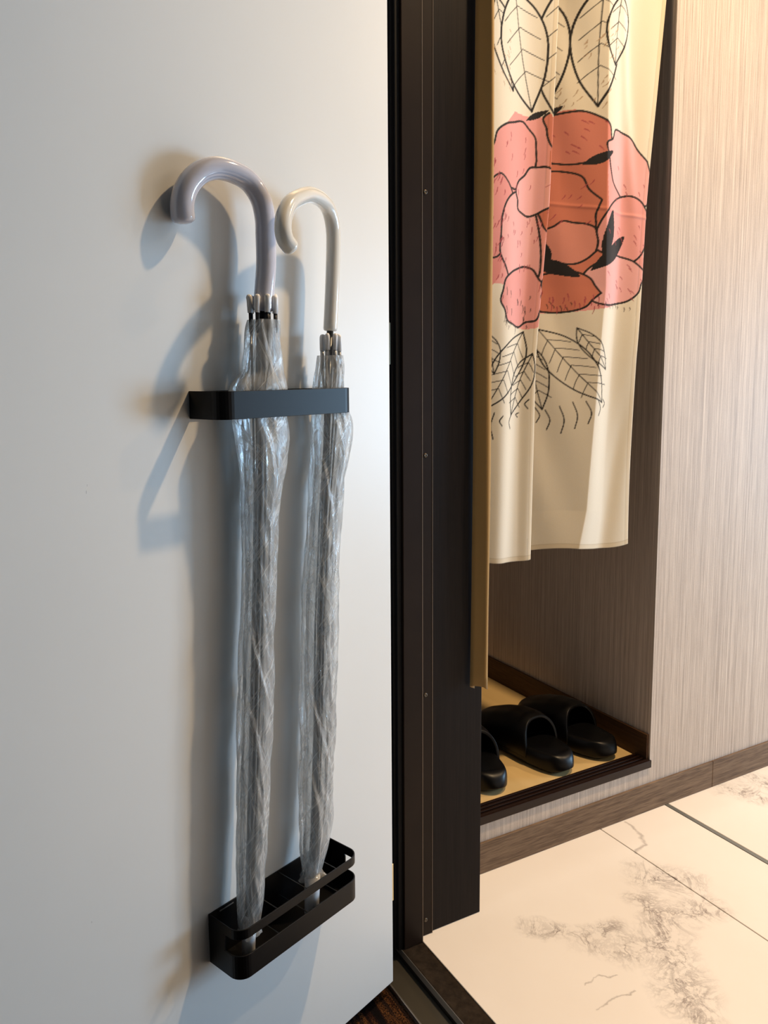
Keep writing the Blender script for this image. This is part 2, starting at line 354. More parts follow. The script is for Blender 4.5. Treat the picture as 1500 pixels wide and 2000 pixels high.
# laminate panel of the reveal and the metal door frame
pn = MB().box(-1.133, XP, 0.681, 0.781, 0.0005, 2.4)
struct('wall_reveal', pn, M_panel, bevel=0.0006)
fr = MB()
fr.box(-1.133, XF, 0.62, 0.6545, 0.0005, 2.08)
fr.box(-1.133, XP+0.0035, 0.6545, 0.6805, 0.0005, 2.08)
frame = struct('trim_2', fr, M_frame, bevel=0.0007)
MB().box(XF-0.0009, XF+0.0004, 0.6540, 0.6549, 0.0006, 2.08).build('edge_bead', M_edge, frame)
MB().box(XP+0.003, XP+0.0041, 0.6799, 0.6807, 0.0006, 2.08).build('edge_bead', M_edge, frame)
rb = MB().box(-1.134, -1.062, 0.56, 0.6195, -0.025, 2.08)
rb.box(-1.062, -1.038, 0.606, 0.6195, -0.002, 2.08)
rb.box(-1.0385, -1.033, 0.611, 0.6195, -0.002, 2.08)
rb.build('rubber_seal', M_rubber, frame, bevel=0.001)
for z_ in (1.194, 0.803, 0.418, 0.028, 1.60):
    s_ = MB(); x0 = XP+0.0035
    ring = []
    for k, (rr, xx) in enumerate(((0.0034, x0), (0.0031, x0+0.0008), (0.0018, x0+0.0009), (0.0010, x0+0.0002), (0.0, x0+0.0002))):
        ring.append([(xx, 0.6675+rr*math.cos(a), z_+rr*math.sin(a)) for a in [2*math.pi*j/14 for j in range(14)]])
    s_.add([p for r in ring for p in r], [(i*14+j, i*14+(j+1) % 14, (i+1)*14+(j+1) % 14, (i+1)*14+j) for i in range(4) for j in range(14)])
    s_.build('screw', M_screw, frame, smooth=True)
# threshold
sl = MB().box(-1.060, -0.09, 0.6165, 0.6555, -0.03, -0.0004)
sill = struct('trim_3', sl, M_sill, bevel=0.0012)
MB().box(-1.060, -0.09, 0.6152, 0.6166, -0.012, -0.0006).build('sill_edge', M_steel, sill, bevel=0.0004)
MB().box(-1.030, -0.09, 0.6548, 0.6556, -0.006, 0.0008).build('sill_edge', M_steel, sill)
MB().box(-1.060, -0.09, 0.5745, 0.6150, -0.03, -0.0195).build('lower_sill', M_sill2, sill)
MB().box(-1.060, -0.09, 0.5720, 0.5747, -0.03, -0.0185).build('sill_edge', M_steel, sill, bevel=0.0006)

# door, opened towards the corridor
dm = MB().box(0.0, 0.86, -0.040, 0.0, -0.0015, 2.05, T=L)
door = struct('door_1', dm, M_door, bevel=0.0012)
for z0, z1, mt in ((0.941, 0.999, M_brass_dk), (0.132, 0.192, M_brass), (1.78, 1.84, M_brass_dk)):
    h = MB().box(-0.0028, -0.0003, -0.018, -0.0005, z0, z1, T=L)
    h.build('door_hinge', mt, door, bevel=0.0006)

# ============================================================ umbrella rack on the door
S0, S1, OD, RC = 0.1345, 0.3410, 0.0555, 0.017
def upath(inset=0.0, n=8):
    a, b, o, r = S0+inset, S1-inset, OD-inset, RC-inset
    p = [(a, 0.0)]
    for k in range(n+1):
        t_ = math.pi*k/n/2; p.append((a+r-r*math.cos(t_), o-r+r*math.sin(t_)))
    for k in range(n+1):
        t_ = math.pi*k/n/2; p.append((b-r+r*math.sin(t_), o-r+r*math.cos(t_)))
    p.append((b, 0.0)); return p
def uband(z0, z1, th=0.0016, sub=None):
    A, B = upath(), upath(th); m_ = MB(); n = len(A); vs = []
    for (s1, o1), (s2, o2) in zip(A, B):
        vs += [L(s1, o1, z0), L(s1, o1, z1), L(s2, o2, z1), L(s2, o2, z0)]
    fs = []
    for i in range(n-1):
        for k in range(4): fs.append((i*4+k, i*4+(k+1) % 4, (i+1)*4+(k+1) % 4, (i+1)*4+k))
    fs += [(0, 1, 2, 3), ((n-1)*4+3, (n-1)*4+2, (n-1)*4+1, (n-1)*4)]
    return m_.add(vs, fs)
tray = empty('umbrella_tray', L((S0+S1)/2, 0, 0.237), 'black metal umbrella tray on the lower part of the white door, holding both umbrella ends', 'umbrella stand')
uband(0.2375, 0.2665).build('tray_wall', M_black, tray, bevel=0.0004)
uband(0.2870, 0.2990).build('guard_rail', M_black, tray, bevel=0.0004)
for sa in (S0, S1-0.0016):   # side cheeks between tray wall and rail, open towards the front
    c = MB(); oo = [0.0, 0.026, 0.0285, 0.0295, 0.0295, 0.0285, 0.026, 0.0]
    zz = [0.2655, 0.2655, 0.2665, 0.2690, 0.2845, 0.2865, 0.2875, 0.2875]
    vs = [L(sa, o_, z_) for o_, z_ in zip(oo, zz)] + [L(sa+0.0016, o_, z_) for o_, z_ in zip(oo, zz)]
    c.add(vs, [tuple(range(8)), tuple(range(15, 7, -1))] + [(i, (i+1) % 8, 8+(i+1) % 8, 8+i) for i in range(8)])
    c.build('side_plate', M_black, tray)
MB().box(S0+0.001, S1-0.001, 0.0003, 0.0020, 0.2375, 0.2990, T=L).build('back_plate', M_black, tray)
fp = upath(0.0012); fm = MB(); fm.add([L(s_, o_, 0.2376) for s_, o_ in fp]+[L(s_, o_, 0.2388) for s_, o_ in fp], [tuple(range(len(fp))), tuple(range(2*len(fp)-1, len(fp)-1, -1))]+[(i, (i+1) % len(fp), len(fp)+(i+1) % len(fp), len(fp)+i) for i in range(len(fp))])
fm.build('tray_floor', M_black, tray)
MB().box(0.305, 0.326, 0.0021, 0.0026, 0.2950, 0.2964, T=L).build('slot', M_steel, tray)
for s_ in (0.178, 0.231, 0.280):
    for z_ in (0.2972, 0.2662):
        MB().tube([L(s_, 0.001, z_), L(s_, OD-0.001, z_)], 0.0006, 6).build('divider_wire', M_wire, tray)
ring = empty('umbrella_ring', L((S0+S1)/2, 0, 0.882), 'black metal band fixed high on the white door, looped around both umbrellas', 'umbrella stand')
uband(0.8820, 0.9120, 0.0018).build('band', M_black, ring, bevel=0.0004)
MB().box(S0+0.002, S1-0.002, 0.0003, 0.0018, 0.8825, 0.9115, T=L).build('back_plate', M_black, ring)

# ============================================================ umbrellas
def film_mesh(name, prof, offc, squash, parent, mt, seed, pleat, layers=8, twist=26, nth=128, dz=0.0032, rscale=1.0, ztop=None, zbot=None, crinkle=0.0013):
    r_ = np.random.default_rng(seed)
    P = np.array(sorted(prof)); z0 = zbot or P[0, 0]; z1 = ztop or P[-1, 0]
    nz_ = int((z1-z0)/dz)+1; Z = np.linspace(z0, z1, nz_)
    # smooth interpolation of the measured outline
    C = catmull(P, 10); C = C[np.argsort(C[:, 0])]
    Sc = np.interp(Z, C[:, 0], C[:, 1]); Rr = np.interp(Z, C[:, 0], C[:, 2])*rscale
    th = np.linspace(0, 2*np.pi, nth, endpoint=False)
    TT, ZZ = np.meshgrid(th, Z); RR = np.repeat(Rr[:, None], nth, 1); SS = np.repeat(Sc[:, None], nth, 1)
    tw = TT + twist*(ZZ-z0) + 0.5*np.sin(ZZ*17+seed)
    ph = (layers*tw/(2*np.pi)) % 1.0
    saw = np.where(ph < 0.86, ph/0.86, (1-ph)/0.14)
    low = (0.35+0.65*np.sin(3*TT+ZZ*31+seed)*np.sin(ZZ*47+TT))
    R2 = RR*(1-pleat+pleat*saw)
    cr = np.zeros_like(R2)
    for k in range(26):
        a, b, c = r_.integers(2, 26), r_.uniform(15, 260), r_.uniform(0, 6.28)
        cr += np.sin(a*TT+b*ZZ+c)/(1+a*0.10)*0.45
    R2 = R2 + crinkle*cr*np.clip(RR/0.02, 0.35, 1.3)*0.6 + 0.0009*low*np.clip(RR/0.02, 0.3, 1)
    oc = np.interp(ZZ, [z0, z1], offc); sq = np.interp(RR, [0, 0.020, 0.04], [1, 0.95, squash*0.95])
    s_ = SS + R2*np.cos(TT); o_ = oc + R2*sq*np.sin(TT)
    o_ = np.maximum(o_, 0.004+0.0006*np.sin(TT*9))
    inb = (ZZ > 0.878) & (ZZ < 0.916)
    o_ = np.where(inb, np.minimum(o_, 0.0525), o_); s_ = np.where(inb, np.clip(s_, S0+0.003, S1-0.003), s_)
    X = HX+math.sin(TH)*s_+math.cos(TH)*o_; Y = HY-math.cos(TH)*s_+math.sin(TH)*o_
    V = np.stack([X, Y, ZZ], -1).reshape(-1, 3) - np.array(parent.location)
    i = np.arange(nz_-1)[:, None]; j = np.arange(nth)[None, :]
    F = np.stack([i*nth+j, i*nth+(j+1) % nth, (i+1)*nth+(j+1) % nth, (i+1)*nth+j], -1).reshape(-1, 4)
    me = bpy.data.meshes.new(name); me.from_pydata(V.tolist(), [], F.tolist())
    uvl = me.uv_layers.new(name='uv'); U = np.zeros((len(F), 4, 2))
    jj = np.broadcast_to(j, (nz_-1, nth)).reshape(-1); ii = np.broadcast_to(i, (nz_-1, nth)).reshape(-1)
    ua = jj/nth*0.14; ub = (jj+1)/nth*0.14; va = Z[ii]; vb = Z[ii+1]
    U[:, 0] = np.stack([ua, va], -1); U[:, 1] = np.stack([ub, va], -1); U[:, 2] = np.stack([ub, vb], -1); U[:, 3] = np.stack([ua, vb], -1)
    uvl.data.foreach_set('uv', U.reshape(-1)); me.polygons.foreach_set('use_smooth', [True]*len(F)); me.update()
    return link(name, me, mt, parent)
def umbrella(label, A, prof, hook, hr, htail, shaft_top, tips, tip_r, tip_sr, mt_h, mt_rib, offb, offt, ferr, flare, seed, tw):
    zb = ferr[0][2]
    root = empty('clear_umbrella', L(*ferr[0]), label, 'umbrella', None)
    # handle: curved tube with rounded ends
    hp = catmull(hook, 9); pts = [Vector(L(*p)) for p in hp]; n = len(pts)
    rs = [hr]*n
    d0 = (pts[0]-pts[1]).normalized(); d1 = (pts[-1]-pts[-2]).normalized()
    P = [pts[0]+d0*hr*0.35, pts[0]+d0*hr*0.25] + pts + [pts[-1]+d1*hr*0.25, pts[-1]+d1*hr*0.5, pts[-1]+d1*hr*0.62]
    R_ = [hr*0.72, hr*0.93] + [hr*(1+htail*(i/n)) for i in range(n)] + [hr*0.95*(1+htail), hr*0.7*(1+htail), hr*0.3]
    MB().tube(P, R_, 24).build('handle', mt_h, root, smooth=True)
    top = hook[0]
    cs = top[0]; co = top[1]
    MB().tube([L(ferr[0][0], ferr[0][1], zb+0.02), L((ferr[0][0]+cs)/2, (ferr[0][1]+co)/2, (zb+top[2])/2), L(cs, co, top[2]+0.004)], 0.0042, 12).build('shaft', M_rib_black if mt_rib is M_rib_black else M_shaft, root, smooth=True)
    zt, zb2 = tips
    for k in range(8):
        a = 2*math.pi*(k+0.5)/8+0.12; j = random.uniform(-0.0015, 0.0015)
        s_ = cs+tip_sr[0]*math.cos(a); o_ = co+tip_sr[1]*math.sin(a)
        tp_ = MB(); le = random.uniform(-0.0012, 0.0012)
        tp_.tube([L(s_+le, o_, zt+j), L(s_+le, o_, zt-0.0007+j), L(s_+le, o_, zt-0.0028+j), L(s_+le*0.5, o_, zt-0.006+j), L(s_, o_, zb2+j)], [0.0012, tip_r*0.72, tip_r, tip_r*0.98, tip_r*0.85], 10)
        tp_.build('rib_tip', M_tip, root, smooth=True)
        q = [(s_, o_, zb2+j+0.001)]
        for f_ in (0.12, 0.3, 0.5, 0.7, 0.9, 0.97):
            z_ = zb2*(1-f_)+(zb+0.035)*f_; cx = np.interp(z_, [p[0] for p in sorted(prof)], [p[1] for p in sorted(prof)])
            rr = 0.0085*(1-f_*0.45); q.append((cx+rr*math.cos(a), offb+(offt-offb)*(1-f_)+rr*0.8*math.sin(a), z_))
        rb_ = MB().tube([L(*q[0]), L(q[0][0], q[0][1], q[0][2]-0.022)], 0.0021, 6).build('rib_end', mt_rib, root, smooth=True)
        q[0] = (q[0][0], q[0][1], q[0][2]-0.021)
        MB().tube([L(*p) for p in q], 0.0012, 6).build('rib', M_rib_grey, root, smooth=True)
    film_mesh('canopy', prof, (offb, offt), flare, root, M_film, seed, 0.13, twist=tw, layers=5, crinkle=0.0007)
    film_mesh('canopy_fold', prof, (offb, offt), flare, root, M_film_in, seed+5, 0.30, layers=8, twist=tw*0.25, rscale=0.74, nth=96, dz=0.005, crinkle=0.0006, zbot=sorted(prof)[0][0]+0.006)
    # ferrule and its ruffled collar
    f0, f1, fr_ = ferr
    MB().tube([L(f0[0], f0[1], f0[2]), L(f0[0], f0[1], f0[2]+0.001), L(f1[0], f1[1], f1[2]), L(f1[0], f1[1], f1[2]+0.02)], [fr_*0.80, fr_*0.93, fr_, fr_*0.6], 20).build('ferrule', M_ferr, root, smooth=True)
    cm = MB(); n = 40; rin, rout = fr_*0.9, fr_*1.65
    vs = []
    for k, (rr, dz_) in enumerate(((rin, 0.006), (rout*0.8, 0.004), (rout, 0.000), (rout*1.04, -0.002))):
        for q in range(n):
            a = 2*math.pi*q/n; wv = 1+0.10*math.sin(5*a+k)+0.05*math.sin(11*a)
            vs.append(L(f1[0]+rr*wv*math.cos(a), f1[1]+rr*wv*math.sin(a), f1[2]+dz_+0.0012*math.sin(7*a)))
    cm.add(vs, [(k*n+q, k*n+(q+1) % n, (k+1)*n+(q+1) % n, (k+1)*n+q) for k in range(3) for q in range(n)])
    cm.build('collar', M_film, root, smooth=True)
    return root
profA = [(0.990,.2555,.0190),(0.981,.2570,.0205),(0.964,.2590,.0220),(0.947,.2605,.0240),(0.932,.2620,.0265),(0.920,.2655,.0350),(0.912,.2665,.0385),(0.895,.266,.0375),(0.872,.265,.0363),(0.831,.264,.0315),(0.802,.267,.027),(0.773,.270,.0238),(0.714,.273,.0222),(0.654,.277,.0218),(0.594,.282,.0223),(0.533,.285,.0227),(0.472,.291,.0207),(0.409,.294,.0199),(0.347,.300,.0182),(0.315,.301,.0173),(0.284,.304,.0143),(0.271,.305,.0112)]
UA = umbrella('umbrella with the larger lilac-white crook handle, left in the rack on the door', None, profA,
    [(0.257, 0.029, 1.003), (0.251, 0.029, 1.049), (0.25, 0.0285, 1.083), (0.25, 0.028, 1.102), (0.255, 0.027, 1.122), (0.269, 0.0255, 1.138), (0.289, 0.0235, 1.145), (0.309, 0.021, 1.146), (0.327, 0.019, 1.14), (0.34, 0.017, 1.129), (0.348, 0.0155, 1.116), (0.351, 0.0145, 1.103), (0.35, 0.0135, 1.091)],
    0.0112, 0.12, 1.0, (1.018, 0.998), 0.0036, (0.0165, 0.0125), M_lilac, M_rib_black, 0.030, 0.029, [(0.307,.030,0.2392),(0.3055,.030,0.272),0.0085], 0.70, 3, 7)
profB = [(0.9515,.150,.0165),(0.935,.151,.0185),(0.917,.1535,.0200),(0.905,.155,.0205),(0.890,.153,.0235),(0.872,.1495,.0288),(0.850,.151,.0288),(0.822,.154,.0272),(0.791,.161,.0245),(0.727,.168,.0240),(0.663,.175,.0252),(0.597,.178,.0255),(0.531,.181,.0254),(0.464,.184,.0244),(0.397,.189,.0240),(0.363,.190,.0232),(0.330,.195,.0200),(0.303,.198,.0150),(0.290,.200,.0112)]
UB = umbrella('umbrella with the smaller cream-white crook handle, right in the rack nearer the hinges', None, profB,
    [(0.1495, 0.03, 0.984), (0.145, 0.03, 1.035), (0.142, 0.03, 1.083), (0.144, 0.031, 1.107), (0.156, 0.036, 1.124), (0.176, 0.043, 1.131), (0.202, 0.051, 1.131), (0.227, 0.059, 1.123), (0.248, 0.066, 1.112), (0.261, 0.071, 1.097), (0.266, 0.074, 1.083), (0.264, 0.075, 1.072), (0.257, 0.075, 1.065)],
    0.0087, 0.08, 1.0, (0.977, 0.957), 0.0030, (0.0118, 0.0110), M_cream, M_rib_grey, 0.030, 0.030, [(0.203,.032,0.2392),(0.200,.032,0.290),0.0100], 0.80, 11, 6)

# ============================================================ slippers
def slipper(label, heel, ang, length=0.275, width=0.106, z0=0.1087, flip=1):
    # local x: from the heel (0) towards the toe, y: sideways; heel points out of the niche
    root = empty('foam_slipper', (heel[0], heel[1], z0), label, 'slipper', 'black foam slippers in the niche')
    ca, sa = math.cos(ang), math.sin(ang)
    def T(x, y, z): return (heel[0]-ca*x-sa*y*1.0, heel[1]-sa*x+ca*y, z0+z)
    def half(u):   # half width along the length
        return width*0.5*(np.interp(u, [0, .04, .10, .2, .35, .5, .65, .8, .9, .96, 1.0], [0.0, .42, .66, .80, .82, .86, .98, 1.0, .86, .60, 0.0]))
    def mid(u): return flip*0.006*math.sin(u*3.0)
    NU, NV = 44, 40
    # sole: thick rounded body with a raised rim and a dished footbed
    vs = []; fs = []
    sect = []
    for k in range(NV):
        a = 2*math.pi*k/NV; sect.append(a)
    for i in range(NU+1):
        u = 0.5-0.5*math.cos(math.pi*i/NU); hw = max(half(u), 0.0006)*1.0
        hw = width*0.5*(1-abs(2*u-1)**2.7)**0.5*np.interp(u, [0, .25, .45, .75, 1], [.96, .93, .92, 1.0, 1.0]) + 0.0004
        top = 0.043+0.010*(1-u)**2+0.003*math.sin(u*3); bot = 0.0+0.010*max(0, (0.10-u)/0.10)**2+0.010*max(0, (u-0.85)/0.15)**2
        e = min(1, hw/(width*0.30))
        for a in sect:
            cy, sz = math.cos(a), math.sin(a)
            y = hw*math.copysign(abs(cy)**0.78, cy)
            if sz >= 0:
                z = 0.016+(top-0.016)*abs(sz)**0.72*e
                q = abs(y)/max(hw, 1e-5)
                if q < 0.84: z -= 0.013*e*(1-(q/0.84)**2)**0.8*min(1, u/0.10)
            else: z = 0.016-(0.016-bot)*abs(sz)**0.5*e
            vs.append(T(u*length, y+mid(u), max(z, 0.0003)))
    for i in range(NU):
        for k in range(NV): fs.append((i*NV+k, i*NV+(k+1) % NV, (i+1)*NV+(k+1) % NV, (i+1)*NV+k))
    MB().add(vs, fs).build('sole', M_foam, root, smooth=True)
    # upper: broad domed band over the front two thirds with an arched mouth
    def dome(inner):
        g = []; n1, n2 = 26, 30; d = -0.006 if inner else 0.0
        for i in range(n1+1):
            f = i/n1; row = []
            for k in range(n2+1):
                b = math.pi*k/n2
                # mouth edge curves back at the crown, sides reach towards the heel
                u0 = 0.30+0.07*math.sin(b)**1.5; u1 = 1.0-0.012*math.sin(b)
                u = u0+(u1-u0)*f
                hw = width*0.5*max(0, 1-abs(2*u-1)**2.7)**0.5*np.interp(u, [0, .25, .45, .75, 1], [.96, .93, .92, 1.0, 1.0])+0.001
                hh = np.interp(f, [0, .12, .35, .6, .85, .95, 1], [.072, .076, .072, .060, .043, .031, .018])
                y = (hw*1.015+d)*math.copysign(abs(math.cos(b))**0.75, math.cos(b))
                z = 0.018+(hh+d)*abs(math.sin(b))**0.72
                row.append(T(u*length, y+mid(u), z))
            g.append(row)
        return g, n1, n2
    ga, n1, n2 = dome(False); gb, _, _ = dome(True)
    vs = [p for r in ga for p in r]+[p for r in gb for p in r]; W = n2+1; o2 = (n1+1)*W; fs = []
    for i in range(n1):
        for k in range(n2):
            fs.append((i*W+k, i*W+k+1, (i+1)*W+k+1, (i+1)*W+k)); fs.append((o2+i*W+k, o2+(i+1)*W+k, o2+(i+1)*W+k+1, o2+i*W+k+1))
    for k in range(n2): fs.append((k, o2+k, o2+k+1, k+1)); fs.append((n1*W+k, n1*W+k+1, o2+n1*W+k+1, o2+n1*W+k))
    for i in range(n1): fs.append((i*W, (i+1)*W, o2+(i+1)*W, o2+i*W)); fs.append((i*W+n2, o2+i*W+n2, o2+(i+1)*W+n2, (i+1)*W+n2))
    MB().add(vs, fs).build('upper', M_foam, root, smooth=True, bevel=0.0012)
    return root
slipper('black foam slipper half hidden behind the dark door reveal', (-1.180, 0.926), math.radians(-11), flip=-1)
slipper('black foam slipper in the middle of the niche, between the two others', (-1.170, 1.100), math.radians(5))
slipper('black foam slipper nearest the niche side wall, farthest right', (-1.172, 1.225), math.radians(5), flip=-1)

